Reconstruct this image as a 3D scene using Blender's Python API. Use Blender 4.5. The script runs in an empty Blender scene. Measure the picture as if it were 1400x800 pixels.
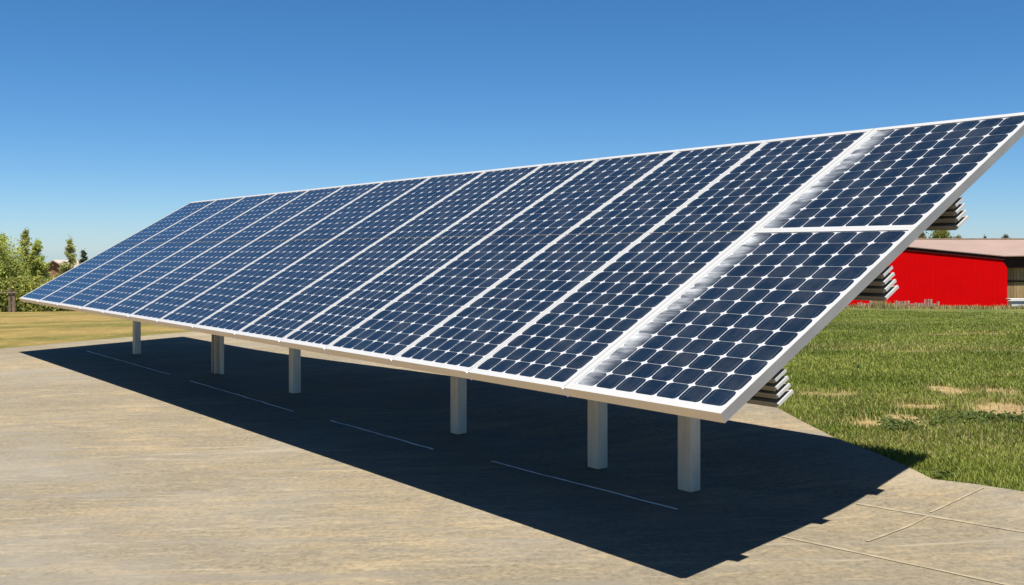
import bpy, bmesh, math, random
import numpy as np
from mathutils import Vector, Matrix

random.seed(7)
rng = np.random.default_rng(11)
scene = bpy.context.scene
COL = scene.collection

# ------------------------------------------------------------------ camera, sky, sun, exposure
FPX, CX, HY, EYE = 1478.7, 700.0, 343.7, 2.1          # focal length / horizon in 1400 px units, eye height
cam_d = bpy.data.cameras.new("camera"); cam = bpy.data.objects.new("camera", cam_d); COL.objects.link(cam)
cam.location = (0, 0, EYE); cam.rotation_euler = (math.radians(90), 0, 0)
cam_d.sensor_width = 36; cam_d.sensor_fit = 'HORIZONTAL'
cam_d.lens = 36 * FPX / 1400; cam_d.shift_y = -(400 - HY) / 1400
cam_d.clip_start = 0.1; cam_d.clip_end = 20000
scene.camera = cam

TH = math.radians(35.78)
D1 = np.array([-math.sin(TH), math.cos(TH)])           # along the array, away from the camera
U = np.array([math.cos(TH), math.sin(TH)])             # across the array, towards its high side
AU, AD = 0.0587, 0.3709                                # shadow drift per metre of height
sv = -(AU * U + AD * D1)
sun_dir = Vector((sv[0], sv[1], 1)).normalized()
elev = math.asin(sun_dir.z)

world = bpy.data.worlds.new("World"); scene.world = world; world.use_nodes = True
wn = world.node_tree.nodes; wl = world.node_tree.links
bg = wn["Background"]
sky = wn.new("ShaderNodeTexSky"); sky.sky_type = 'NISHITA'; sky.sun_disc = False
sky.sun_elevation = elev; sky.sun_rotation = math.atan2(sun_dir.x, sun_dir.y)
sky.altitude = 1500; sky.air_density = 0.85; sky.dust_density = 0.6; sky.ozone_density = 9.0
hs = wn.new("ShaderNodeHueSaturation"); hs.inputs["Hue"].default_value = 0.496; hs.inputs["Saturation"].default_value = 1.15; hs.inputs["Value"].default_value = 1.0
wl.new(sky.outputs[0], hs.inputs["Color"])
wl.new(hs.outputs[0], bg.inputs[0]); bg.inputs[1].default_value = 0.052

sd = bpy.data.lights.new("sun", 'SUN'); so = bpy.data.objects.new("sun", sd); COL.objects.link(so)
sd.energy = 5.0; sd.angle = math.radians(0.5); sd.color = (1.0, 0.95, 0.86)
so.rotation_euler = (-sun_dir).to_track_quat('-Z', 'Y').to_euler()
so.location = (0, 0, 30)

scene.view_settings.view_transform = 'Standard'; scene.view_settings.look = 'None'
scene.view_settings.gamma = 1.0; scene.view_settings.exposure = 1.18
scene.view_settings.use_curve_mapping = False

# ------------------------------------------------------------------ helpers
GU, GD = 0.0273, -0.0022
RISE = 0.17
def _ss(a, b, x):
    k = np.clip((x-a)/(b-a), 0, 1); return k*k*(3-2*k)
def rise(w, t):                                        # ground swell added to push the array's shadow edge further back
    return RISE*_ss(6.5, 8.4, w)*_ss(21, 10, t)
def plane_z(x, y):
    w = x * U[0] + y * U[1]; t = x * D1[0] + y * D1[1]
    return GU * w + GD * t + rise(w, t)
def G(px, py):
    """point of the pad plane that shows at a photo pixel"""
    r = np.array([(px - CX) / FPX, 1.0, -(py - HY) / FPX])
    k = EYE / (GU * (r[:2] @ U) + GD * (r[:2] @ D1) - r[2])
    for _ in range(40):
        e = rise(k * (r[:2] @ U), k * (r[:2] @ D1))
        k = .5 * k + .5 * (EYE - e) / (GU * (r[:2] @ U) + GD * (r[:2] @ D1) - r[2])
    return k * r[:2]
def at(px, py, D):
    return Vector(((px - CX) / FPX * D, D, EYE - (py - HY) / FPX * D))
def WT(w, t):
    return w * U + t * D1

def link(o, parent=None):
    COL.objects.link(o)
    if parent is not None: o.parent = parent
    return o
def mesh_obj(name, verts, faces, mat=None, parent=None, smooth=False, uvs=None, cols=None):
    me = bpy.data.meshes.new(name)
    me.from_pydata([tuple(v) for v in verts], [], faces)
    if mat is not None: me.materials.append(mat)
    if smooth:
        me.polygons.foreach_set("use_smooth", [True] * len(me.polygons))
    if cols is not None:
        ca = me.color_attributes.new("tint", 'FLOAT_COLOR', 'POINT')
        c = np.ones((len(verts), 4), np.float32); c[:, :3] = cols
        ca.data.foreach_set("color", c.ravel())
    me.update()
    return link(bpy.data.objects.new(name, me), parent)
def np_mesh(name, V, F, mat, parent=None, cols=None, smooth=False):
    """V (n,3); F (m,k) all faces of k corners"""
    V = np.asarray(V, np.float32); F = np.asarray(F, np.int32)
    me = bpy.data.meshes.new(name)
    me.vertices.add(len(V)); me.vertices.foreach_set("co", V.ravel())
    k = F.shape[1]
    me.loops.add(F.size); me.loops.foreach_set("vertex_index", F.ravel())
    me.polygons.add(len(F)); me.polygons.foreach_set("loop_start", np.arange(0, F.size, k, dtype=np.int32))
    me.materials.append(mat)
    if smooth: me.polygons.foreach_set("use_smooth", np.ones(len(F), bool))
    if cols is not None:
        ca = me.color_attributes.new("tint", 'FLOAT_COLOR', 'POINT')
        c = np.ones((len(V), 4), np.float32); c[:, :3] = cols
        ca.data.foreach_set("color", c.ravel())
    me.update(calc_edges=True); me.validate()
    return link(bpy.data.objects.new(name, me), parent)
class MB:
    def __init__(s): s.v = []; s.f = []
    def box(s, x0, x1, y0, y1, z0, z1):
        n = len(s.v)
        s.v += [(x0,y0,z0),(x1,y0,z0),(x1,y1,z0),(x0,y1,z0),(x0,y0,z1),(x1,y0,z1),(x1,y1,z1),(x0,y1,z1)]
        s.f += [tuple(n+i for i in q) for q in ((0,3,2,1),(4,5,6,7),(0,1,5,4),(1,2,6,5),(2,3,7,6),(3,0,4,7))]
    def hexa(s, bot, top):
        n = len(s.v); s.v += [tuple(p) for p in bot] + [tuple(p) for p in top]
        s.f += [tuple(n+i for i in q) for q in ((0,3,2,1),(4,5,6,7),(0,1,5,4),(1,2,6,5),(2,3,7,6),(3,0,4,7))]
    def tube(s, p, q, r0, r1, k=6):
        p = Vector(p); q = Vector(q); d = (q - p).normalized()
        a = d.orthogonal().normalized(); b = d.cross(a); n = len(s.v)
        for c, r in ((p, r0), (q, r1)):
            for i in range(k):
                an = 2*math.pi*i/k; s.v.append(tuple(c + (a*math.cos(an) + b*math.sin(an))*r))
        for i in range(k):
            j = (i+1) % k; s.f.append((n+i, n+j, n+k+j, n+k+i))
        s.f.append(tuple(n+k+i for i in range(k))); s.f.append(tuple(n+k-1-i for i in range(k)))
    def build(s, name, mat, parent=None, bevel=0, smooth=False):
        o = mesh_obj(name, s.v, s.f, mat, parent, smooth)
        if bevel:
            m = o.modifiers.new("bevel", 'BEVEL'); m.width = bevel; m.segments = 2; m.limit_method = 'ANGLE'
        return o
def empty(name, loc, rz=0.0, parent=None):
    o = bpy.data.objects.new(name, None); o.location = loc; o.rotation_euler = (0, 0, rz); o.empty_display_size = .3
    return link(o, parent)
def tag(o, label=None, cat=None, group=None, kind=None):
    if label: o["label"] = label
    if cat: o["category"] = cat
    if group: o["group"] = group
    if kind: o["kind"] = kind
    return o

def vnoise(x, y, seed=0):
    xi = np.floor(x).astype(np.int64); yi = np.floor(y).astype(np.int64)
    fx = x - xi; fy = y - yi; fx = fx*fx*(3-2*fx); fy = fy*fy*(3-2*fy)
    def h(a, b):
        n = (a*374761393 + b*668265263 + seed*974711) & 0xffffffff
        n = ((n ^ (n >> 13)) * 1274126177) & 0xffffffff
        return ((n ^ (n >> 16)) & 0xffff) / 65535.0
    return (h(xi,yi)*(1-fx)+h(xi+1,yi)*fx)*(1-fy) + (h(xi,yi+1)*(1-fx)+h(xi+1,yi+1)*fx)*fy
def fbm(x, y, seed=0, o=4):
    s = 0; a = .5; t = 0
    for i in range(o):
        s = s + a*vnoise(x*2**i, y*2**i, seed+i*17); t += a; a *= .55
    return s/t
def sstep(a, b, x):
    t = np.clip((x-a)/(b-a), 0, 1); return t*t*(3-2*t)

# ------------------------------------------------------------------ materials
def nodes(name):
    m = bpy.data.materials.new(name); m.use_nodes = True
    nt = m.node_tree; b = nt.nodes["Principled BSDF"]
    return m, nt, b
def N(nt, typ, **kw):
    n = nt.nodes.new(typ)
    for k, v in kw.items(): setattr(n, k, v)
    return n
def ramp(nt, fac, stops):
    r = N(nt, "ShaderNodeValToRGB"); e = r.color_ramp.elements
    while len(e) < len(stops): e.new(.5)
    for i, (p, c) in enumerate(stops):
        e[i].position = p; e[i].color = (c[0], c[1], c[2], 1) if not isinstance(c, (int, float)) else (c, c, c, 1)
    nt.links.new(fac, r.inputs[0]); return r
def noise(nt, vec, scale, detail=4, rough=.55, dist=0):
    n = N(nt, "ShaderNodeTexNoise"); n.inputs["Scale"].default_value = scale
    n.inputs["Detail"].default_value = detail; n.inputs["Roughness"].default_value = rough
    n.inputs["Distortion"].default_value = dist
    if vec is not None: nt.links.new(vec, n.inputs["Vector"])
    return n.outputs["Fac"]
def mapping(nt, coord="Object", scale=(1,1,1), rot=(0,0,0)):
    tc = N(nt, "ShaderNodeTexCoord"); mp = N(nt, "ShaderNodeMapping")
    mp.inputs["Scale"].default_value = scale; mp.inputs["Rotation"].default_value = rot
    nt.links.new(tc.outputs[coord], mp.inputs["Vector"]); return mp.outputs[0]
def mixc(nt, fac, a, b, mode='MIX'):
    n = N(nt, "ShaderNodeMix", data_type='RGBA', blend_type=mode)
    for s, v in ((0, fac), (6, a), (7, b)):
        if hasattr(v, "is_linked"): nt.links.new(v, n.inputs[s])
        elif isinstance(v, (int, float)): n.inputs[s].default_value = v
        else: n.inputs[s].default_value = (*v, 1)
    return n.outputs[2]
def mathn(nt, op, a, b=None, clamp=False):
    n = N(nt, "ShaderNodeMath", operation=op); n.use_clamp = clamp
    for i, v in enumerate((a, b)):
        if v is None: continue
        if hasattr(v, "is_linked"): nt.links.new(v, n.inputs[i])
        else: n.inputs[i].default_value = v
    return n.outputs[0]
def bump(nt, b, h, strength, dist=.01):
    n = N(nt, "ShaderNodeBump"); n.inputs["Strength"].default_value = strength; n.inputs["Distance"].default_value = dist
    nt.links.new(h, n.inputs["Height"]); nt.links.new(n.outputs[0], b.inputs["Normal"])

def plain(name, c, rough=.5, metal=0, var=.12, scale=6, spec=.5, stretch=(1,1,1)):
    m, nt, b = nodes(name)
    f = noise(nt, mapping(nt, scale=stretch), scale, 5)
    lo = tuple(v*(1-var) for v in c); hi = tuple(min(1, v*(1+var)) for v in c)
    r = ramp(nt, f, [(.3, lo), (.7, hi)])
    nt.links.new(r.outputs[0], b.inputs["Base Color"])
    b.inputs["Roughness"].default_value = rough; b.inputs["Metallic"].default_value = metal
    b.inputs["Specular IOR Level"].default_value = spec
    return m

# concrete pad
def mat_concrete():
    m, nt, b = nodes("weathered_concrete")
    v1 = mapping(nt, scale=(.55, 1.2, 1), rot=(0, 0, math.radians(-25)))
    v2 = mapping(nt, scale=(.8, 2.6, 1), rot=(0, 0, math.radians(-30)))
    v3 = mapping(nt)
    n1 = noise(nt, v1, .55, 6, .62, .6); n2 = noise(nt, v2, 1.6, 7, .68, .8); n3 = noise(nt, v3, 22, 6, .75); n4 = noise(nt, v3, 160, 2, .6)
    n5 = noise(nt, mapping(nt, scale=(2.5, 9, 1), rot=(0, 0, math.radians(5))), 2.2, 6, .7, 1.0)
    a = ramp(nt, n1, [(.40, (0.1499, 0.1232, 0.0809)), (.52, (0.2009, 0.1587, 0.0977)), (.62, (0.2434, 0.1901, 0.1134))])
    c = mixc(nt, ramp(nt, n2, [(.40, 1.0), (.62, 0.0)]).outputs[0], a.outputs[0], (0.1445, 0.1232, 0.0872))
    c = mixc(nt, ramp(nt, n5, [(.52, 0.0), (.70, .75)]).outputs[0], c, (0.2582, 0.1984, 0.1155))
    c = mixc(nt, 1.0, c, ramp(nt, n3, [(.26, .50), (.5, 1.0), (.74, 1.30)]).outputs[0], 'MULTIPLY')
    c = mixc(nt, ramp(nt, n4, [(.60, 0.0), (.70, .5)]).outputs[0], c, (0.1137, 0.0939, 0.0651))
    n6 = noise(nt, mapping(nt, scale=(.32, 3.4, 1), rot=(0, 0, math.radians(-24))), 1.3, 6, .66, .9)
    c = mixc(nt, ramp(nt, n6, [(.52, 0.0), (.66, .70)]).outputs[0], c, (0.1434, 0.1274, 0.1029))
    n7 = noise(nt, mapping(nt, scale=(.5, 4.2, 1), rot=(0, 0, math.radians(-18))), 2.1, 5, .6, 1.2)
    c = mixc(nt, ramp(nt, n7, [(.57, 0.0), (.68, .45)]).outputs[0], c, (0.2922, 0.2422, 0.1659))
    n8 = noise(nt, v3, .35, 4, .6, .4)
    c = mixc(nt, ramp(nt, n8, [(.50, 0.0), (.70, .55)]).outputs[0], c, (0.1966, 0.1827, 0.1575))
    nt.links.new(c, b.inputs["Base Color"])
    b.inputs["Roughness"].default_value = .9; b.inputs["Specular IOR Level"].default_value = .25
    h = mathn(nt, 'ADD', mathn(nt, 'MULTIPLY', n2, .6), mathn(nt, 'MULTIPLY', n3, .5))
    bump(nt, b, h, .8, .025)
    return m
M_conc = mat_concrete()
M_joint = plain("pale_joint_filler", (0.2109, 0.1776, 0.1221), .85, 0, .25, 9, .2)
M_paint = plain("white_line_paint", (.80, .78, .72), .7, 0, .12, 14, .3)

def mat_ground():
    m, nt, b = nodes("grass_field")
    at_ = N(nt, "ShaderNodeAttribute"); at_.attribute_name = "tint"
    v = mapping(nt); n1 = noise(nt, v, 7, 6, .7); n2 = noise(nt, v, 1.3, 5, .65)
    k = ramp(nt, n1, [(.3, .62), (.55, 1.0), (.75, 1.3)])
    k2 = ramp(nt, n2, [(.35, .82), (.65, 1.14)])
    c = mixc(nt, 1.0, at_.outputs["Color"], k.outputs[0], 'MULTIPLY'); c = mixc(nt, 1.0, c, k2.outputs[0], 'MULTIPLY')
    nt.links.new(c, b.inputs["Base Color"]); b.inputs["Roughness"].default_value = 1; b.inputs["Specular IOR Level"].default_value = .1
    bump(nt, b, n1, .8, .05)
    return m
M_ground = mat_ground()
def mat_leaf(name, trans=.35, rough=.6):
    m, nt, b = nodes(name)
    at_ = N(nt, "ShaderNodeAttribute"); at_.attribute_name = "tint"
    nt.links.new(at_.outputs["Color"], b.inputs["Base Color"]); b.inputs["Roughness"].default_value = rough
    b.inputs["Specular IOR Level"].default_value = .25
    tr = N(nt, "ShaderNodeBsdfTranslucent"); nt.links.new(at_.outputs["Color"], tr.inputs[0])
    mx = N(nt, "ShaderNodeMixShader"); mx.inputs[0].default_value = trans
    out = nt.nodes["Material Output"]
    nt.links.new(b.outputs[0], mx.inputs[1]); nt.links.new(tr.outputs[0], mx.inputs[2]); nt.links.new(mx.outputs[0], out.inputs[0])
    return m
M_blade = mat_leaf("grass_blades", .3, .55)
M_leaf = mat_leaf("leaves", .5, .6)
M_bark = plain("bark", (0.0962, 0.0703, 0.0481), .9, 0, .35, 12, .2, (1, 1, .2))

M_frame = plain("white_aluminium_frame", (0.3478, 0.3478, 0.3478), .38, 0, .03, 3, .5)
M_steel = plain("weathered_steel_post", (0.70, 0.60, 0.46), .5, .25, .14, 8, .4, (1, 1, .25))
M_side_shade = plain("frame_side_painted_shade", (0.1739, 0.1739, 0.1776), .5, 0, .12, 9, .4, (1, .3, 1))  # darker copy of the frame colour, paints shade on the near end faces
M_front_bounce = plain("frame_front_painted_bounce", (0.85, 0.68, 0.47), .5, 0, .06, 5, .4, (.3, 1, 1))  # warm ground bounce put into the colour of the frame's front face
M_rail = plain("rail_aluminium", (0.27, 0.245, 0.20), .45, .2, .10, 7, .5)
M_railend = plain("white_rail_cap", (0.36, 0.36, 0.36), .4, 0, .04, 5)
M_clamp = plain("white_clamp", (.85, .85, .83), .5, 0, .03, 5)
M_dark = plain("dark_rubber", (.03, .03, .03), .7, 0, .2, 5, .3)

def mat_cell(name, glare_x=None):
    m, nt, b = nodes(name)
    at_ = N(nt, "ShaderNodeAttribute"); at_.attribute_name = "tint"
    uv = N(nt, "ShaderNodeUVMap"); uv.uv_map = "cell"
    sp = N(nt, "ShaderNodeSeparateXYZ"); nt.links.new(uv.outputs[0], sp.inputs[0])
    # two fine contact strips near the sides of each cell
    d = mathn(nt, 'ABSOLUTE', mathn(nt, 'SUBTRACT', mathn(nt, 'ABSOLUTE', mathn(nt, 'SUBTRACT', sp.outputs[0], .5)), .36))
    line = mathn(nt, 'LESS_THAN', d, .008)
    c = mixc(nt, mathn(nt, 'MULTIPLY', line, .15), at_.outputs["Color"], (.30, .34, .42))
    rough = .10
    v = mapping(nt)
    dn = noise(nt, v, 3.0, 6, .65)
    dust = ramp(nt, dn, [(.45, 0.0), (.75, .035)])
    c = mixc(nt, dust.outputs[0], c, (.55, .52, .46))
    b.inputs["Roughness"].default_value = rough
    if glare_x is not None:
        # streaky glare painted into the cell colour along the panel's left edge
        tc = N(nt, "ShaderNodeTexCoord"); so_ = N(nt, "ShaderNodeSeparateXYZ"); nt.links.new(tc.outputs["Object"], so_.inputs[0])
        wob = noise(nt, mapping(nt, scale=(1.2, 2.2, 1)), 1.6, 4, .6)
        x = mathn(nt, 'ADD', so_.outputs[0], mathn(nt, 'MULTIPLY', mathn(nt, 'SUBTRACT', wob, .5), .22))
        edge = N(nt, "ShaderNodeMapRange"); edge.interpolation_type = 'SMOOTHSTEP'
        edge.inputs[1].default_value = .06; edge.inputs[2].default_value = glare_x; edge.inputs[3].default_value = 1; edge.inputs[4].default_value = 0
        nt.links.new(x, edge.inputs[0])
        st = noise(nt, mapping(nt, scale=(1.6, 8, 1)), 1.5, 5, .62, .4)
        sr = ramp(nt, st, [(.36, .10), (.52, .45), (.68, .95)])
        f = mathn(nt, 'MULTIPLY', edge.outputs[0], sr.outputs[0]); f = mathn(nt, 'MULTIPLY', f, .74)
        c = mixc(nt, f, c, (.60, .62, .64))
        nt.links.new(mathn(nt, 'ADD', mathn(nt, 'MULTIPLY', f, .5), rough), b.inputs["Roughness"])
    nt.links.new(c, b.inputs["Base Color"])
    b.inputs["IOR"].default_value = 1.8; b.inputs["Specular IOR Level"].default_value = .5
    return m
M_cell = mat_cell("silicon_cells")
M_cell_glare = mat_cell("silicon_cells_with_painted_glare", .28)
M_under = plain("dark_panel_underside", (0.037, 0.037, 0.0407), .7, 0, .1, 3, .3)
M_back = plain("white_backsheet", (0.3848, 0.3922, 0.407), .12, 0, .03, 4, .5)

# ------------------------------------------------------------------ ground (one sheet to the horizon)
def ground_z(x, y):
    r = np.hypot(x, y)
    w = x*U[0]+y*U[1]; t = x*D1[0]+y*D1[1]
    wc = 13 - np.logaddexp(0, (13 - w)/1.0)*1.0
    wc = np.where(w < 11, np.minimum(w, wc + 0*w), wc)
    wc = np.where(w < 9.5, w, wc)
    base = GU*np.maximum(wc, -20) + GD*np.clip(t, -30, 40) - .045 + rise(w, t)
    k = 2.5
    s = (np.logaddexp(0, (r-28)/k) - np.logaddexp(0, (r-64)/k))*k/36
    far = -1.25 - .0095*np.maximum(r-64, 0)
    z = base*(1-s) + far*s
    bumpy = (fbm(x*.5, y*.5, 5)-.5)*.10*sstep(11, 17, r)*sstep(10, 13, np.maximum(w, t*.5))
    return z + bumpy
DRY = [(1180, 574, 30, 9), (1240, 570, 22, 8), (1372, 557, 52, 14), (1300, 530, 32, 7), (1255, 552, 40, 5), (1140, 535, 34, 5), (1362, 530, 30, 6),
       (1110, 535, 30, 4), (1260, 472, 70, 3), (1330, 440, 90, 3)]
def px_of(x, y, z):
    return CX + FPX*x/np.maximum(y, .1), HY - FPX*(z-EYE)/np.maximum(y, .1)
DRYW = []
for (px, py, a, bb) in DRY:                           # worn patches: ellipses lying on the field
    c = G(px, py); e1 = G(px+a, py); e2 = G(px, py-bb); DRYW.append((c[0], c[1], abs(e1[0]-c[0]), max(.25, abs(e2[1]-c[1]))))
def dryness(x, y):
    d = np.zeros_like(x)
    for i, (cx, cy, ax, ay) in enumerate(DRYW):
        q = ((x-cx)/ax)**2 + ((y-cy)/ay)**2 + (fbm(x*2.6+i*9, y*2.6, 31)-.5)*2.6
        d = np.maximum(d, sstep(1.6, .4, q))
    return d
def field_colour(x, y):
    left = sstep(2.0, -6.0, x - .0*y)
    n = fbm(x*.35, y*.35, 3); n2 = fbm(x*.06, y*.45, 8); n3 = fbm(x*1.7, y*1.7, 12)
    g1 = np.array([.095, .122, .030]); g2 = np.array([.150, .165, .046]); g3 = np.array([.235, .195, .085])
    c = g1 + (g2-g1)*sstep(.3, .7, n)[..., None]
    c = c + (g3-c)*(sstep(.55, .8, fbm(x*.25+40, y*.6, 21))*.55)[..., None]
    c = c + (np.array([.33, .235, .115])-c)*dryness(x, y)[..., None]
    gold = np.array([.270, .195, .068]); olive = np.array([.150, .135, .036])
    l = gold + (olive-gold)*(sstep(.42, .60, n2)*.9)[..., None]
    l = l*(.85+.3*n3[..., None])
    c = c*(1-left[..., None]) + l*left[..., None]
    far = sstep(75, 260, np.hypot(x, y))[..., None]
    return .74*(c*(1-far) + np.array([.17, .16, .075])*far)
ang = np.concatenate([np.arange(-42, 42, .28), np.arange(42, 318, 4.6)])*math.pi/180
rad = np.concatenate([np.linspace(.5, 7, 8)[:-1], 7*1.0225**np.arange(0, 175), 350*1.12**np.arange(0, 27)])
A, R = np.meshgrid(ang, rad); X = R*np.sin(A); Y = R*np.cos(A); Z = ground_z(X, Y)
V = np.stack([X, Y, Z], -1).reshape(-1, 3); na = len(ang); nr = len(rad)
i, j = np.meshgrid(np.arange(nr-1), np.arange(na), indexing='ij'); j2 = (j+1) % na
F = np.stack([i*na+j, i*na+j2, (i+1)*na+j2, (i+1)*na+j], -1).reshape(-1, 4)[:, ::-1]
V = np.vstack([V, [[0, 0, float(ground_z(np.array([0.]), np.array([0.]))[0])]]])
cols = field_colour(V[:, 0], V[:, 1])
g = np_mesh("ground", V, F, M_ground, cols=cols, smooth=True)
tag(g, kind="structure")

# ------------------------------------------------------------------ concrete pad, joints, painted lines
PAD = [WT(-9, -14), WT(8.95, -14), WT(8.35, 3.4), G(1400, 672), G(1335, 662), G(1275, 655), G(1245, 640), G(1200, 620), G(1140, 598), G(1095, 575),
       G(1058, 555), G(1030, 540), WT(10.95, 11.5), WT(11.0, 25.5), G(265, 453), G(130, 465), G(0, 477), WT(0.5, 24.2), WT(-9, 23.6)]
pv = [(p[0], p[1], plane_z(*p)) for p in PAD]; n = len(pv)
pad = mesh_obj("concrete_pad", pv, [tuple(range(n))], M_conc)
bm = bmesh.new(); bm.from_mesh(pad.data)
for ax, vals in ((U, np.arange(6.4, 9.2, .15)), (D1, np.arange(-2, 22.1, 1.0))):
    for q in vals:
        bmesh.ops.bisect_plane(bm, geom=bm.verts[:]+bm.edges[:]+bm.faces[:], dist=1e-5, plane_co=(ax[0]*q, ax[1]*q, 0), plane_no=(ax[0], ax[1], 0))
bmesh.ops.triangulate(bm, faces=bm.faces[:])
for v in bm.verts: v.co.z = plane_z(v.co.x, v.co.y)
rim = [e for e in bm.edges if len(e.link_faces) == 1]
ex = bmesh.ops.extrude_edge_only(bm, edges=rim)
for v in ex["geom"]:
    if isinstance(v, bmesh.types.BMVert): v.co.z -= .12
bmesh.ops.recalc_face_normals(bm, faces=bm.faces[:])
bm.to_mesh(pad.data); bm.free()
if sum(p.normal.z for p in pad.data.polygons) < 0: pad.data.flip_normals()
tag(pad, kind="structure")
def on_poly(x, y):
    inside = np.zeros(x.shape, bool); q = len(PAD)
    for i in range(q):
        x1, y1 = PAD[i]; x2, y2 = PAD[(i+1) % q]
        c = ((y1 > y) != (y2 > y)) & (x < (x2-x1)*(y-y1)/((y2-y1)+1e-12)+x1)
        inside ^= c
    return inside
def strip(mb, a, b, w, lift, seg=14, wob=.012, seed=0):
    a = np.array(a); b = np.array(b); d = (b-a)/np.linalg.norm(b-a); nn = np.array([-d[1], d[0]])
    r = random.Random(seed); n0 = len(mb.v)
    for i in range(seg+1):
        p = a+(b-a)*i/seg + nn*r.uniform(-wob, wob); ww = w*r.uniform(.75, 1.2)/2
        for s in (-1, 1):
            q = p+nn*ww*s; mb.v.append((q[0], q[1], plane_z(*q)+lift))
    for i in range(seg):
        k = n0+2*i; mb.f.append((k, k+2, k+3, k+1) if True else None)
jm = MB()
strip(jm, G(1172, 689), G(1430, 733), .032, .004, 16, .001, 1)
strip(jm, G(1070, 734), G(1460, 818), .032, .004, 16, .001, 2)
strip(jm, G(1345, 667), G(1272, 701), .02, .0055, 10, .0015, 3)
strip(jm, G(1268, 707), G(1185, 741), .024, .0055, 10, .0015, 4)
tag(jm.build("pavement_joint", M_joint), kind="structure")
for k, (p, q) in enumerate((((118, 480), (232, 512)), ((260, 521), (402, 563)), ((451, 575), (593, 615)), ((671, 631), (926, 697)))):
    lm = MB(); strip(lm, G(*p), G(*q), .030, .004, 18, .010, 20+k)
    tag(lm.build("painted_line", M_paint), kind="structure")

# ------------------------------------------------------------------ the solar array
TILT = math.radians(30.04); WB, HB = 4.60, 1.169; W = 4.0
TS = [4.33, 5.79, 6.98, 8.16, 9.46, 10.52, 11.74, 13.12, 14.50, 15.80, 17.10, 18.44, 19.96, 21.47, 23.08]
T0, W0 = 13.7, 6.326
base = WT(W0, T0); BZ = plane_z(*base)
arr = empty("solar_array", (base[0], base[1], BZ), math.atan2(-D1[1], -D1[0]))
tag(arr, "long tilted blue solar panel array with white frames raised on short steel posts", "solar array")
# local axes: x = towards the near end, y = towards the high side, z = up
LX = lambda t: T0-t
ST, CT = math.sin(TILT), math.cos(TILT)
def tilt_loc(t, s, dn=0.0):
    return (LX(t), WB-W0+s*CT-dn*ST*(-1)*(-1)*(-1), HB-BZ+s*ST+dn*CT)
SEAM = 2.185
FD = .068
def cell_shape(x0, y0, w, h, r):
    pts = []
    for (cx, cy, a0) in ((x0+w-r, y0+r, -90), (x0+w-r, y0+h-r, 0), (x0+r, y0+h-r, 90), (x0+r, y0+r, 180)):
        for k in range(3):
            a = math.radians(a0+45*k); pts.append((cx+r*math.cos(a), cy+r*math.sin(a)))
    return pts
def make_panel(t_r, t_l, s0, s1, lips, nx, ny, first):
    g = .004
    w = t_l-t_r-2*g; h = s1-s0-2*.0006
    L, Rr, Bt, Tp = lips
    # frame: one ring with inner lip
    mb = MB()
    mb.box(0, w, 0, Bt, -FD, 0); mb.box(0, w, h-Tp, h, -FD, 0)
    mb.box(0, L, Bt, h-Tp, -FD, 0); mb.box(w-Rr, w, Bt, h-Tp, -FD, 0)
    bm = bmesh.new(); me = bpy.data.meshes.new("solar_panel")
    me.from_pydata(mb.v, [], mb.f); me.materials.append(M_frame); me.materials.append(M_front_bounce)
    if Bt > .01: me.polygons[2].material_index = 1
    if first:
        me.materials.append(M_side_shade)
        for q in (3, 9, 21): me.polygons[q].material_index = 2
    p = link(bpy.data.objects.new("solar_panel", me), arr)
    p.location = tilt_loc(t_l-g, s0+.0006); p.rotation_euler = (TILT, 0, 0)
    bs = mesh_obj("backsheet", [(L-.002, Bt-.002, -.007), (w-Rr+.002, Bt-.002, -.007), (w-Rr+.002, h-Tp+.002, -.007), (L-.002, h-Tp+.002, -.007),
                                (L-.002, Bt-.002, -.03), (w-Rr+.002, Bt-.002, -.03), (w-Rr+.002, h-Tp+.002, -.03), (L-.002, h-Tp+.002, -.03)],
                  [(0, 1, 2, 3), (7, 6, 5, 4), (0, 4, 5, 1), (1, 5, 6, 2), (2, 6, 7, 3), (3, 7, 4, 0)], M_back, p)
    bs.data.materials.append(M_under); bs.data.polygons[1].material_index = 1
    mx, my0, my1 = .006, (-.0008 if Bt < .01 else .004), (-.0008 if Tp < .01 else .004); my = my0
    iw = w-L-Rr-2*mx; ih = h-Bt-Tp-my0-my1
    cw = iw/nx; ch = ih/ny; gx, gy = .0068, .0036
    v = []; f = []; uv = []; col = []
    r = .033
    for a in range(nx):
        for b in range(ny):
            x0 = L+mx+a*cw+gx/2; y0 = Bt+my+b*ch+gy/2; ww = cw-gx; hh = ch-gy
            pts = cell_shape(x0, y0, ww, hh, r); n0 = len(v)
            k = random.uniform(.82, 1.2); hue = random.uniform(-.1, .1)
            cc = (.0060*k*(1+hue), .0105*k, .0175*k*(1-hue*.5))
            for (x, y) in pts:
                v.append((x, y, -.0062)); uv.append(((x-x0)/ww, (y-y0)/hh)); col.append(cc)
            f.append(tuple(range(n0, n0+len(pts))))
    o = mesh_obj("cell_grid", v, f, M_cell_glare if first else M_cell, p, cols=np.array(col))
    ul = o.data.uv_layers.new(name="cell")
    idx = np.empty(len(o.data.loops), np.int32); o.data.loops.foreach_get("vertex_index", idx)
    ul.data.foreach_set("uv", np.array(uv, np.float32)[idx].ravel())
    return p
for k in range(14):
    tr, tl = TS[k], TS[k+1]
    if k == 0:
        make_panel(tr, tl, 0, SEAM, (.052, .036, .062, .034), 7, 13, True)
        make_panel(tr, tl, SEAM, W, (.052, .036, .034, .055), 7, 11, True)
    else:
        lw = .025
        rr = .042 if k == 1 else .025
        make_panel(tr, tl, 0, SEAM, (lw, rr, .055, .001), 6, 13, False)
        off = {3: -.05, 9: .06, 10: .08, 11: .05}.get(k, 0)*0
        make_panel(tr+off, tl+off, SEAM, W, (lw, rr, .001, .055), 6, 11, False)
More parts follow.
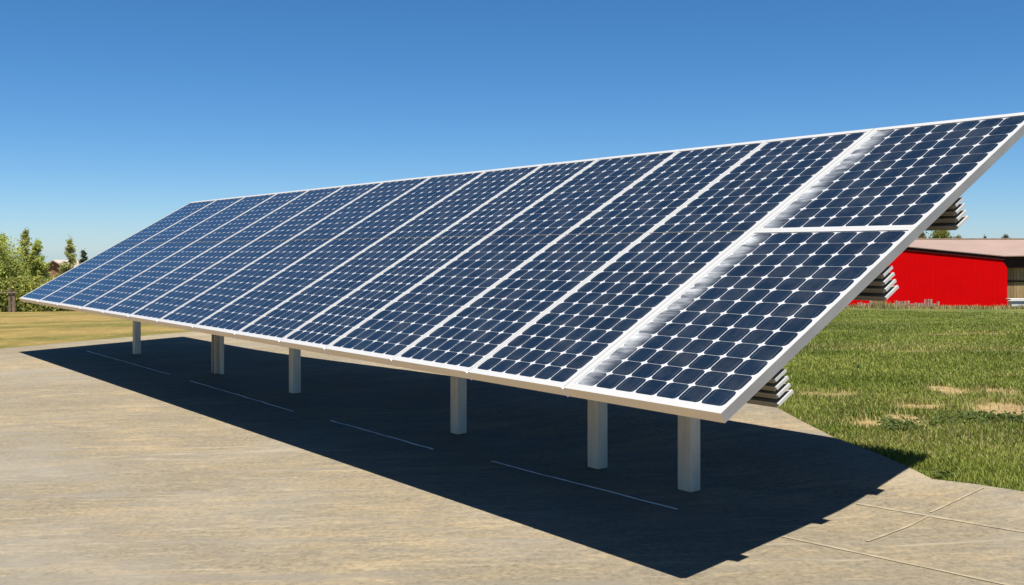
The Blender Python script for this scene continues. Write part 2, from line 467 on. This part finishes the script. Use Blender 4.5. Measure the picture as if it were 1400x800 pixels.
# small clamps over the joints of the lower frame edge
for k in range(1, 14):
    mb = MB(); t = TS[k]
    x = 0.0
    mb.hexa([(.010, -.0045, -.071), (.022, -.0045, -.071), (.022, .006, -.071), (.010, .006, -.071)],
            [(-.016, -.0045, .003), (-.004, -.0045, .003), (-.004, .010, .003), (-.016, .010, .003)])
    o = mb.build("joint_clamp", M_clamp, arr); o.location = tilt_loc(t, 0); o.rotation_euler = (TILT, 0, 0)
# three stacked mounting rails running the whole length under the panels
for s in (.55, 1.78, 2.74):
    x0, x1 = LX(TS[-1]-.15), LX(TS[0]+.025)
    mb = MB(); mb.box(x0, x1-.03, -.035, .035, -.27, -FD-.004)
    o = mb.build("mounting_rail", M_rail, arr); o.location = (0, WB-W0+s*CT, HB-BZ+s*ST); o.rotation_euler = (TILT, 0, 0)
    for q in range(4):
        zt = -.098-q*.048; ww = (.105, .115, .12, .145)[q]
        c = MB(); c.box(x0, x1, -ww/2-.01*q, ww/2-.01*q, zt-.020, zt)
        c.box(x0, x1-.015, -ww/2-.01*q, .07-ww/2+.012-.01*q, zt-.036, zt-.020)
        ch = c.build("channel", M_rail, o, bevel=.003)
        e = MB(); e.box(x1-.0, x1+.012, -ww/2-.01*q-.004, ww/2-.01*q+.004, zt-.019, zt+.001)
        # bright cut end of the channel
        ce = e.build("end_cap", M_railend, o)
# girder on top of the posts
gz = HB-BZ+2.02*ST-.42
mb = MB(); mb.box(LX(TS[-1]-.3), LX(TS[0]+.6), -.06, .06, gz-.02, gz+.12)
mb.build("girder", M_steel, arr)
for k, t in enumerate((6.31, 7.46, 9.76, 13.93, 16.92, 21.16)):
    p = WT(W0, t); z0 = plane_z(*p)-BZ-.05
    hx, hy = .075, .058
    mb = MB()
    if k == 4:                                        # open C-section
        mb.box(-hx, hx, hy-.012, hy, z0, gz-.02); mb.box(-hx, -hx+.02, -hy, hy-.012, z0, gz-.02); mb.box(hx-.02, hx, -hy, hy-.012, z0, gz-.02)
        mb.box(hx+.02, hx+.11, hy-.05, hy, z0, gz-.02)
    else:
        mb.box(-hx, hx, -hy, hy, z0, gz-.02)
    o = mb.build("support_post", M_steel, arr, bevel=.008); o.location = (LX(t), 0, 0)
    # cross arm that carries the panel slope at each post
    ca = MB(); ca.box(-.04, .04, 1.0, 3.7, -.42, -.315)
    o = ca.build("cross_arm", M_steel, arr); o.location = (LX(t), WB-W0, HB-BZ); o.rotation_euler = (TILT, 0, 0)

# ------------------------------------------------------------------ grass blades in front of the barn and beside the pad
def blades(name, n, sampler, hgt, wid, colour_fn, lean=.5):
    x, y = sampler(n); n = len(x); z = ground_z(x, y)
    r = np.hypot(x, y); h = hgt(x, y, r)*rng.uniform(.55, 1.35, n); w = wid(r)*rng.uniform(.7, 1.3, n)
    a = rng.uniform(0, 2*np.pi, n); la = rng.uniform(0, 2*np.pi, n); ln = rng.uniform(.05, lean, n)*h
    dx, dy = np.cos(a)*w/2, np.sin(a)*w/2; ex, ey = np.cos(la)*ln, np.sin(la)*ln
    P = np.empty((n, 5, 3), np.float32)
    P[:, 0] = np.stack([x-dx, y-dy, z-.01], -1); P[:, 1] = np.stack([x+dx, y+dy, z-.01], -1)
    P[:, 2] = np.stack([x+dx*.8+ex*.35, y+dy*.8+ey*.35, z+h*.6], -1); P[:, 3] = np.stack([x-dx*.8+ex*.35, y-dy*.8+ey*.35, z+h*.6], -1)
    P[:, 4] = np.stack([x+ex, y+ey, z+h*.95], -1)
    b = np.arange(n)[:, None]*5
    T = np.concatenate([b+np.array([[0, 1, 2]]), b+np.array([[0, 2, 3]]), b+np.array([[3, 2, 4]])], 0)
    c = np.array([.89, .915, .84])*colour_fn(x, y)*rng.uniform(.7, 1.35, n)[:, None]
    c = np.repeat(c[:, None, :], 5, 1)
    o = np_mesh(name, P.reshape(-1, 3), T, M_blade, cols=np.clip(c, 0, 1).reshape(-1, 3))
    return o
def samp_right(n):
    u = rng.uniform(0, 1, n); r = 7.2*(63/7.2)**(u**1.05)
    deg = rng.uniform(2, 46, n); a = np.radians(deg); x = r*np.sin(a); y = r*np.cos(a)
    keep = ~on_poly(x, y) & (rng.uniform(0, 1, n) < sstep(2, 9, deg)*sstep(46, 33, deg)) & (rng.uniform(0, 1, n) < sstep(63, 56, r)); x, y = x[keep], y[keep]
    d = dryness(x, y); keep = rng.uniform(0, 1, len(x)) > d*.97
    return x[keep], y[keep]
def col_right(x, y):
    n = fbm(x*.8, y*.8, 77); c = np.array([.135, .178, .026]) + (np.array([.260, .285, .060])-np.array([.135, .178, .026]))*sstep(.25, .75, n)[:, None]
    dd = dryness(x, y)
    dry = (rng.uniform(0, 1, len(x)) < .06+.9*dd+.35*sstep(.5, .8, fbm(x*.25+40, y*.6, 21)))[:, None]
    return np.where(dry, np.array([.36, .31, .13]), c)
g = blades("grass", 1150000, samp_right, lambda x, y, r: .028+.040*fbm(x*.9, y*.9, 51)+.0006*r, lambda r: .0028+.00042*r, col_right, .7)
tag(g, "short green lawn grass with worn dry patches beside the concrete pad", "grass", kind="stuff")
# broad-leaved weeds on the lawn
def leaf_cloud(name, C, size, col, mat, parent=None, flat=.0):
    """C (n,3) leaf centres -> folded diamond leaves"""
    n = len(C); d = rng.normal(size=(n, 3)); d[:, 2] *= (1-flat); d /= np.linalg.norm(d, axis=1)[:, None]
    e = rng.normal(size=(n, 3)); e -= (e*d).sum(1)[:, None]*d; e /= np.linalg.norm(e, axis=1)[:, None]
    s = size*rng.uniform(.6, 1.35, n)[:, None] if np.isscalar(size) else size[:, None]
    P = np.stack([C-d*s, C+e*s*.42, C+d*s, C-e*s*.42], 1)
    b = np.arange(n)[:, None]*4; T = np.concatenate([b+np.array([[0, 1, 2]]), b+np.array([[0, 2, 3]])], 0)
    c = np.repeat(col[:, None, :], 4, 1).reshape(-1, 3)
    return np_mesh(name, P.reshape(-1, 3), T, mat, parent, cols=np.clip(c, 0, 1))
cs = []
for (px, py, sx, sy, n_) in ((1335, 571, 34, 5, 420), (1290, 577, 30, 4, 120), (1385, 573, 26, 4, 240), (1290, 652, 14, 2, 60), (1173, 500, 6, 2, 50), (1230, 582, 26, 5, 260)):
    c0 = G(px, py); ex = abs(G(px+sx, py)[0]-c0[0]); ey = abs(G(px, py-sy)[1]-c0[1])
    x = rng.normal(c0[0], ex*.55, n_); y = rng.normal(c0[1], ey*.55, n_); k = ~on_poly(x, y); x = x[k]; y = y[k]
    cs.append(np.stack([x, y, ground_z(x, y)+rng.uniform(.01, .10, len(x))], -1))
Cw = np.concatenate(cs)
cw = np.array([.105, .140, .036])*rng.uniform(.5, 1.5, len(Cw))[:, None]
tag(leaf_cloud("weeds", Cw, .026, cw, M_leaf, flat=.5), "dark broad leaved weeds growing in the lawn by the bare patch", "weeds", kind="stuff")

# ------------------------------------------------------------------ red barn
DB = 65.0
def bp(px, py, D=DB): return at(px, py, D)
M_red = plain("red_barn_paint", (0.4884, 0.00111, 0.00222), .9, 0, .05, 1.2, .03)
def boards(m, n_per_m, depth):
    nt = m.node_tree; b = nt.nodes["Principled BSDF"]
    tc = N(nt, "ShaderNodeTexCoord"); sp = N(nt, "ShaderNodeSeparateXYZ"); nt.links.new(tc.outputs["Object"], sp.inputs[0])
    fr = mathn(nt, 'FRACT', mathn(nt, 'MULTIPLY', sp.outputs[0], n_per_m))
    bump(nt, b, mathn(nt, 'GREATER_THAN', fr, .10), .6, depth)
boards(M_red, 3.2, .012)
M_roof = plain("pink_tan_metal_roof", (0.222, 0.1569, 0.1295), .6, 0, .07, .6, .3)
boards(M_roof, 2.0, .02)
M_brown = plain("dark_timber_and_shade", (0.0259, 0.01332, 0.00888), .8, 0, .25, 5, .2)
M_ridge = plain("weathered_ridge_cap", (0.2368, 0.1776, 0.1258), .8, 0, .2, 3, .2)
def mat_planks():
    m, nt, b = nodes("tan_wood_planks")
    tc = N(nt, "ShaderNodeTexCoord"); sp = N(nt, "ShaderNodeSeparateXYZ"); nt.links.new(tc.outputs["Object"], sp.inputs[0])
    x = mathn(nt, 'MULTIPLY', sp.outputs[0], 5.2); fl = mathn(nt, 'FLOOR', x); fr = mathn(nt, 'FRACT', x)
    wn_ = N(nt, "ShaderNodeTexWhiteNoise", noise_dimensions='1D'); nt.links.new(fl, wn_.inputs["W"])
    c = ramp(nt, wn_.outputs[0], [(0, (.18, .105, .045)), (.5, (.27, .18, .075)), (1, (.37, .28, .14))]).outputs[0]
    c = mixc(nt, mathn(nt, 'LESS_THAN', fr, .12), c, (.10, .06, .03))
    c = mixc(nt, .5, c, ramp(nt, noise(nt, mapping(nt, scale=(4, 4, .6)), 4, 4), [(.3, .5), (.7, 1.3)]).outputs[0], 'MULTIPLY')
    nt.links.new(c, b.inputs["Base Color"]); b.inputs["Roughness"].default_value = .85
    return m
M_plank = mat_planks()
zb = -1.30
barn0 = bp(1264, 420); barn = empty("red_barn", (barn0.x, DB, -1.25))
tag(barn, "long low red barn with pinkish metal roof across the lawn", "barn")
def bl(px, py, D=DB):
    p = at(px, py, D); return (p.x-barn0.x, p.y-DB, p.z+1.25)
xl = bl(1150, 0)[0]; xr = bl(1377, 0)[0]
def top_at(px): return bl(px, 338+(px-1245)*.098+4.0)[2]
zt_l, zt_r = top_at(1150), top_at(1369)
zch = bl(1377, 366)[2]; xch = bl(1369, 0)[0]
prof = [(xl, -.4), (xr, -.4), (xr, zch), (xch, zt_r), (xl, zt_l)]
v = [(x, 0, z) for x, z in prof]+[(x, .2, z) for x, z in prof]; n = len(prof)
mesh_obj("wall", v, [tuple(range(n)), tuple(range(2*n-1, n-1, -1))]+[((i+1) % n, i, n+i, n+(i+1) % n) for i in range(n)], M_red, barn)
# end walls closing the building behind
ew = MB(); ew.box(xl, xl+.2, .2, 9.5, -.4, zt_l-.35); ew.box(xl, bl(1480, 0)[0], 9.5, 9.7, -.4, 2.2); ew.build("rear_wall", M_red, barn)
# roof: sheet warped so its eave fits image pixels, up to the ridge and down the back
rv = []; rf = []; nxs = 24; xs_px = np.linspace(1135, 1500, nxs)
for q, px in enumerate(xs_px):
    ey = 337.2+(min(px, 1374)-1245)*.098 - max(0, px-1374)*.02
    e = bl(px, ey, DB-.10); rdg = bl(px*.93+ .07*1264, 327.5, DB+5.0)
    rx = e[0]
    rv += [(rx, e[1], e[2]), (rx, 5.0, bl(1300, 327.5, DB+5)[2]), (rx, 10.2, 2.2),
           (rx, e[1], e[2]-.05), (rx, 5.0, bl(1300, 327.5, DB+5)[2]-.07), (rx, 10.2, 2.13)]
for q in range(nxs-1):
    a = 6*q; b_ = a+6
    rf += [(a, b_, b_+1, a+1), (a+1, b_+1, b_+2, a+2), (a+3, a+4, b_+4, b_+3), (a+4, a+5, b_+5, b_+4), (a, a+3, b_+3, b_), (a+2, b_+2, b_+5, a+5)]
rf += [(0, 1, 4, 3), (1, 2, 5, 4)]; z_ = 6*(nxs-1); rf += [(z_+1, z_, z_+3, z_+4), (z_+2, z_+1, z_+4, z_+5)]
roof = mesh_obj("roof", rv, rf, M_roof, barn)
rc = MB(); zr = bl(1300, 327.5, DB+5)[2]; rc.box(rv[0][0], rv[-1][0], 4.9, 5.1, zr+.004, zr+.08); rc.build("ridge_cap", M_ridge, roof)
# dark red strip standing in for the eave's shadow on the wall
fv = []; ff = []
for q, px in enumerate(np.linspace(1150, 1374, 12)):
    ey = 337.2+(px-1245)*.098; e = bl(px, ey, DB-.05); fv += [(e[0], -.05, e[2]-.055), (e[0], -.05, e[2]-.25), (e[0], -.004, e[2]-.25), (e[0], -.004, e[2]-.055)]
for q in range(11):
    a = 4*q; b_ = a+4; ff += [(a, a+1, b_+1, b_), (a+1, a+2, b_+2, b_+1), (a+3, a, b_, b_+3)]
M_eave_shade = plain("painted_eave_shade", (0.037, 0.00444, 0.0037), .8, 0, .2, 4, .2)
mesh_obj("eave_shade_strip", fv, ff, M_eave_shade, barn)
# open timber bay at the right end
x0 = bl(1370.5, 0)[0]; x1 = bl(1495, 0)[0]
hb = MB(); hb.box(x0, x1, .205, .45, bl(0, 366.2)[2], bl(0, 351.4)[2]); hb.build("overhang_shade_beam", M_brown, barn)  # dark beam added in place of the shade under the roof overhang
pw = MB(); pw.box(xr+.004, x1, .5, .58, -.4, bl(0, 366.0)[2]+.1); plank = pw.build("plank_wall", M_plank, barn)
pr = MB(); pr.box(xr+.01, x1, .44, .495, bl(0, 386)[2], bl(0, 384)[2]); pr.build("rail", M_brown, plank)
# white trough at the plank wall
tp = at(1392, 412, DB-.7)
tr_ = empty("white_trough", (tp.x+.35, tp.y, -1.25)); tag(tr_, "low white trough standing below the plank wall at the barn end", "trough")
M_wht = plain("chalky_white_paint", (0.5328, 0.5328, 0.518), .7, 0, .15, 3, .2)
b_ = MB(); b_.box(-.85, .95, -.22, .22, 0, .42); b_.build("body", M_wht, tr_, bevel=.02)
b_ = MB(); b_.box(-.93, 1.02, -.30, -.235, .44, .54); b_.box(-.93, 1.02, .235, .30, .44, .54); b_.box(-.93, -.86, -.235, .235, .44, .54); b_.box(.96, 1.02, -.235, .235, .44, .54)
b_.build("rim", M_wht, tr_, bevel=.01)
# weathered picket fence in front of the left part of the barn
fx0, fx1 = at(1172, 410, 63.6).x, at(1283, 410, 63.6).x
pf = empty("picket_fence", ((fx0+fx1)/2, 63.6, -1.25)); tag(pf, "low weathered picket fence with flaking pale boards before the red barn", "fence")
M_pick = plain("flaking_white_boards", (0.26, 0.18, 0.14), .9, 0, .8, 3.5, .2, (3, 1, 1))
x = fx0
while x < fx1:
    w_ = random.uniform(.09, .16); h_ = random.uniform(.28, .55)
    if random.random() < .78: px_ = MB(); px_.box(x-(fx0+fx1)/2, x+w_-(fx0+fx1)/2, -.015, .015, -.05, h_); px_.build("picket", M_pick, pf)
    x += w_+random.uniform(.01, .1)
rl = MB(); rl.box(-(fx1-fx0)/2, (fx1-fx0)/2, .017, .06, .20, .27); rl.build("rail", M_pick, pf)
# dry tall grass along the barn
def samp_barn(n):
    x = rng.uniform(at(1140, 0, 64).x, at(1420, 0, 64).x, n); y = 63.3+rng.normal(0, .45, n); return x, np.minimum(y, 64.7)
g = blades("dry_grass", 5200, samp_barn, lambda x, y, r: .16+.55*sstep(.45, .8, fbm(x*.7, y*.3, 90))*sstep(28, 23, x)+.12*rng.uniform(0, 1, len(x))**3, lambda r: .0+0*r+.028,
           lambda x, y: np.where((rng.uniform(0, 1, len(x)) < .6)[:, None], np.array([.46, .37, .20]), np.array([.20, .21, .07])), .4)
tag(g, "tall dry yellow grass along the foot of the barn wall", "grass", kind="stuff")

# ------------------------------------------------------------------ trees
def tree(name, px, D, top_py, base_z, crown_w, style, label, group, dens=1.0, tone=(.085, .115, .03), low=.12, seed=0, leaf=.062):
    """tapered trunk with limbs; crown of leaf faces set along twigs"""
    r = random.Random(seed)
    X0 = (px-CX)/FPX*D; H = EYE-(top_py-HY)/FPX*D - base_z
    root = empty(name, (X0, D, base_z)); tag(root, label, "tree", group)
    mb = MB(); tw = .035+.012*H
    pts = []; x = y = 0.0; k = 9
    for i in range(k+1):
        pts.append(Vector((x, y, H*.97*i/k))); x += r.uniform(-.03, .03)*H*.12; y += r.uniform(-.03, .03)*H*.12
    for i in range(k): mb.tube(pts[i], pts[i+1], tw*(1-i/k)+.012, tw*(1-(i+1)/k)+.010, 7)
    C = []
    nl = int(46*dens) if style == 'conifer' else int(40*dens)
    for b in range(nl):
        f = low+(1-low)*((b+r.random())/nl)
        i = min(int(f*k), k-1); p = pts[i].lerp(pts[i+1], f*k-i)
        if style == 'conifer':
            L = crown_w*.5*(1-f)**.9*r.uniform(.55, 1.2)+.07; up = r.uniform(.15, .8)
        else:
            prof = math.sin(math.pi*min(1, (f-low)/(1-low)*.80+.20))**.6
            L = crown_w*.5*prof*r.uniform(.55, 1.15)+.1; up = r.uniform(.35, 1.1)
        a = r.uniform(0, 2*math.pi); d = Vector((math.cos(a), math.sin(a), up)).normalized()
        q = p+d*L; mb.tube(p, q, .012+.006*L, .005, 4)
        ns = max(3, int(L*9))
        for s in range(ns):
            g_ = (s+.6)/ns; c0 = p.lerp(q, .15+.85*g_)
            spread = (.05+.12*L*(1-.6*g_)) if style == 'conifer' else (.08+.16*L)
            m_ = int((19 if style == 'conifer' else 17)*dens)
            C.append(np.array(c0)+rng.normal(0, spread, (m_, 3))*np.array([1, 1, .8]))
    C.append(np.array(pts[-1])+rng.normal(0, .05, (14, 3))*np.array([1, 1, 3]))
    C = np.concatenate(C)
    mb.build("trunk", M_bark, root)
    nclump = fbm(C[:, 0]*1.6+seed*7, C[:, 2]*1.6+C[:, 1], 40+seed)
    col = np.array(tone)*(.55+.95*nclump+rng.uniform(-.22, .3, len(C)))[:, None]
    yel = (rng.uniform(0, 1, len(C)) < .25)[:, None]; col = np.where(yel, col*np.array([1.5, 1.25, .9]), col)
    leaf_cloud("crown", C, leaf, col, M_leaf, root)
    return root
TG = "trees at the far left edge of the field"
gz_at = lambda px, D: float(ground_z(np.array([(px-CX)/FPX*D]), np.array([D]))[0])-.05
tree("bushy_tree", 0, 60, 322, gz_at(0, 60), 2.5, 'bush', "broad bushy green tree leftmost at the field edge", TG, 1.6, (.30, .355, .095), .05, 1)
tree("young_tree", 34, 62, 313, gz_at(34, 62), 2.5, 'conifer', "tallest slender spire shaped tree left of the array", TG, 1.5, (.29, .325, .105), .12, 2)
tree("young_tree", 51, 60.5, 327, gz_at(51, 60.5), 2.6, 'conifer', "narrow green tree between the tall spire tree and the brick house", TG, 1.7, (.30, .355, .095), .06, 3)
tree("pine_tree", 96, 66, 326, gz_at(96, 66), 2.1, 'conifer', "pointed open pine standing right of the brick gable", TG, 1.3, (.26, .285, .10), .10, 4)
tree("pine_tree", 114, 74, 342, gz_at(114, 74), 1.7, 'conifer', "small dark pine tip peeking over the array edge", TG, 1.2, (.065, .085, .045), .10, 5)
# low thicket under the trees
n_ = 21000
x = rng.uniform(at(-40, 0, 60).x, at(150, 0, 60).x, n_); y = 60.4+rng.normal(0, .7, n_)
hh = (.75+1.0*fbm(x*.7, y*0+3, 60))*(1+.75*sstep(-24.5, -27, x))
C = np.stack([x, y, ground_z(x, y)+hh*rng.uniform(0, 1, n_)**.9], -1)
cc = np.array([.27, .305, .085])*(.5+1.0*fbm(x*2, C[:, 2]*2, 61)+rng.uniform(-.2, .3, n_))[:, None]
cc = np.where((rng.uniform(0, 1, n_) < .2)[:, None], cc*np.array([1.7, 1.35, 1.0]), cc)
tag(leaf_cloud("thicket", C, .085, cc, M_leaf), "low green and yellow thicket beneath the trees at the field edge", "undergrowth", kind="stuff")
# wooden rail fence
M_wood = plain("grey_fence_wood", (0.148, 0.111, 0.0814), .9, 0, .3, 8, .2, (1, 1, .3))
fD = 58.2; fc = at(14, 400, fD); fz = gz_at(14, fD)
fe = empty("rail_fence", (fc.x, fD, fz)); tag(fe, "old wooden rail fence with two posts at the field edge", "fence")
for (px, w_, ty) in ((13.5, .11, 394), (19, .14, 398), (-40, .12, 396)):
    p = at(px, ty, fD); m_ = MB(); m_.box(p.x-fc.x-w_/2, p.x-fc.x+w_/2, -.06, .06, -.1, p.z-fz); m_.build("post", M_wood, fe)
m_ = MB(); m_.tube((at(-70, 0, fD).x-fc.x, -.09, at(0, 402.5, fD).z-fz), (at(24, 0, fD).x-fc.x, -.09, at(0, 400.5, fD).z-fz), .035, .03); m_.build("rail", M_wood, fe)
# brick house behind the trees
HD = 110; hp = at(74, 357, HD); hz = gz_at(74, HD)
ho = empty("brick_house", (hp.x, HD, hz)); tag(ho, "small brown brick house gable between the trees at left", "house")
M_brick = plain("brown_brick", (0.1998, 0.1073, 0.0629), .9, 0, .25, 3, .2); M_tile = plain("pale_roof_edge", (0.3108, 0.2664, 0.2294), .8, 0, .15, 3, .2)
hw, hr, he = 2.3, hp.z-hz, hp.z-hz-1.25
mesh_obj("wall", [(-hw, 0, 0), (hw, 0, 0), (hw, 0, he), (0, 0, hr-.08), (-hw, 0, he), (-hw, 6, 0), (hw, 6, 0), (hw, 6, he), (0, 6, hr-.08), (-hw, 6, he)],
         [(0, 1, 2, 3, 4), (9, 8, 7, 6, 5), (1, 6, 7, 2), (5, 0, 4, 9)], M_brick, ho)
sl = 1.17/hw
mesh_obj("roof", [(-hw-.35, -.3, he-.35*sl-.02), (0, -.3, hr), (hw+.35, -.3, he-.35*sl-.02), (-hw-.35, 6.3, he-.35*sl-.02), (0, 6.3, hr), (hw+.35, 6.3, he-.35*sl-.02),
                  (-hw-.35, -.3, he-.35*sl+.10), (0, -.3, hr+.12), (hw+.35, -.3, he-.35*sl+.10), (-hw-.35, 6.3, he-.35*sl+.10), (0, 6.3, hr+.12), (hw+.35, 6.3, he-.35*sl+.10)],
         [(0, 3, 4, 1), (1, 4, 5, 2), (6, 7, 10, 9), (7, 8, 11, 10), (0, 1, 7, 6), (1, 2, 8, 7), (2, 5, 11, 8), (3, 0, 6, 9), (4, 3, 9, 10), (5, 4, 10, 11)], M_tile, ho)
# bushes and far trees behind the barn roof
DG = "far trees behind the barn roof"
tree("round_tree", 1291, 92, 315.5, gz_at(1291, 92), 3.4, 'bush', "round yellow green tree rising behind the barn roof", DG, 1.6, (.135, .150, .035), .1, 6, .10)
tree("pine_tree", 1347, 120, 321.5, gz_at(1347, 120), 1.2, 'conifer', "dark little spire tree above the middle of the barn roof", DG, 1.0, (.07, .085, .045), .1, 7, .10)
tree("pine_tree", 1376, 120, 321.0, gz_at(1376, 120), 1.8, 'bush', "pale little tree above the barn roof near its right end", DG, 1.0, (.12, .12, .07), .1, 8, .10)
tree("round_tree", 1311, 120, 322.5, gz_at(1311, 120), 2.0, 'bush', "small pale tree just right of the round yellow green tree", DG, 1.0, (.13, .13, .06), .1, 9, .10)
tree("round_tree", 1261, 105, 319.0, gz_at(1261, 105), 2.2, 'bush', "brownish small tree low between the array edge and the roof", DG, 1.1, (.11, .10, .05), .1, 10, .10)
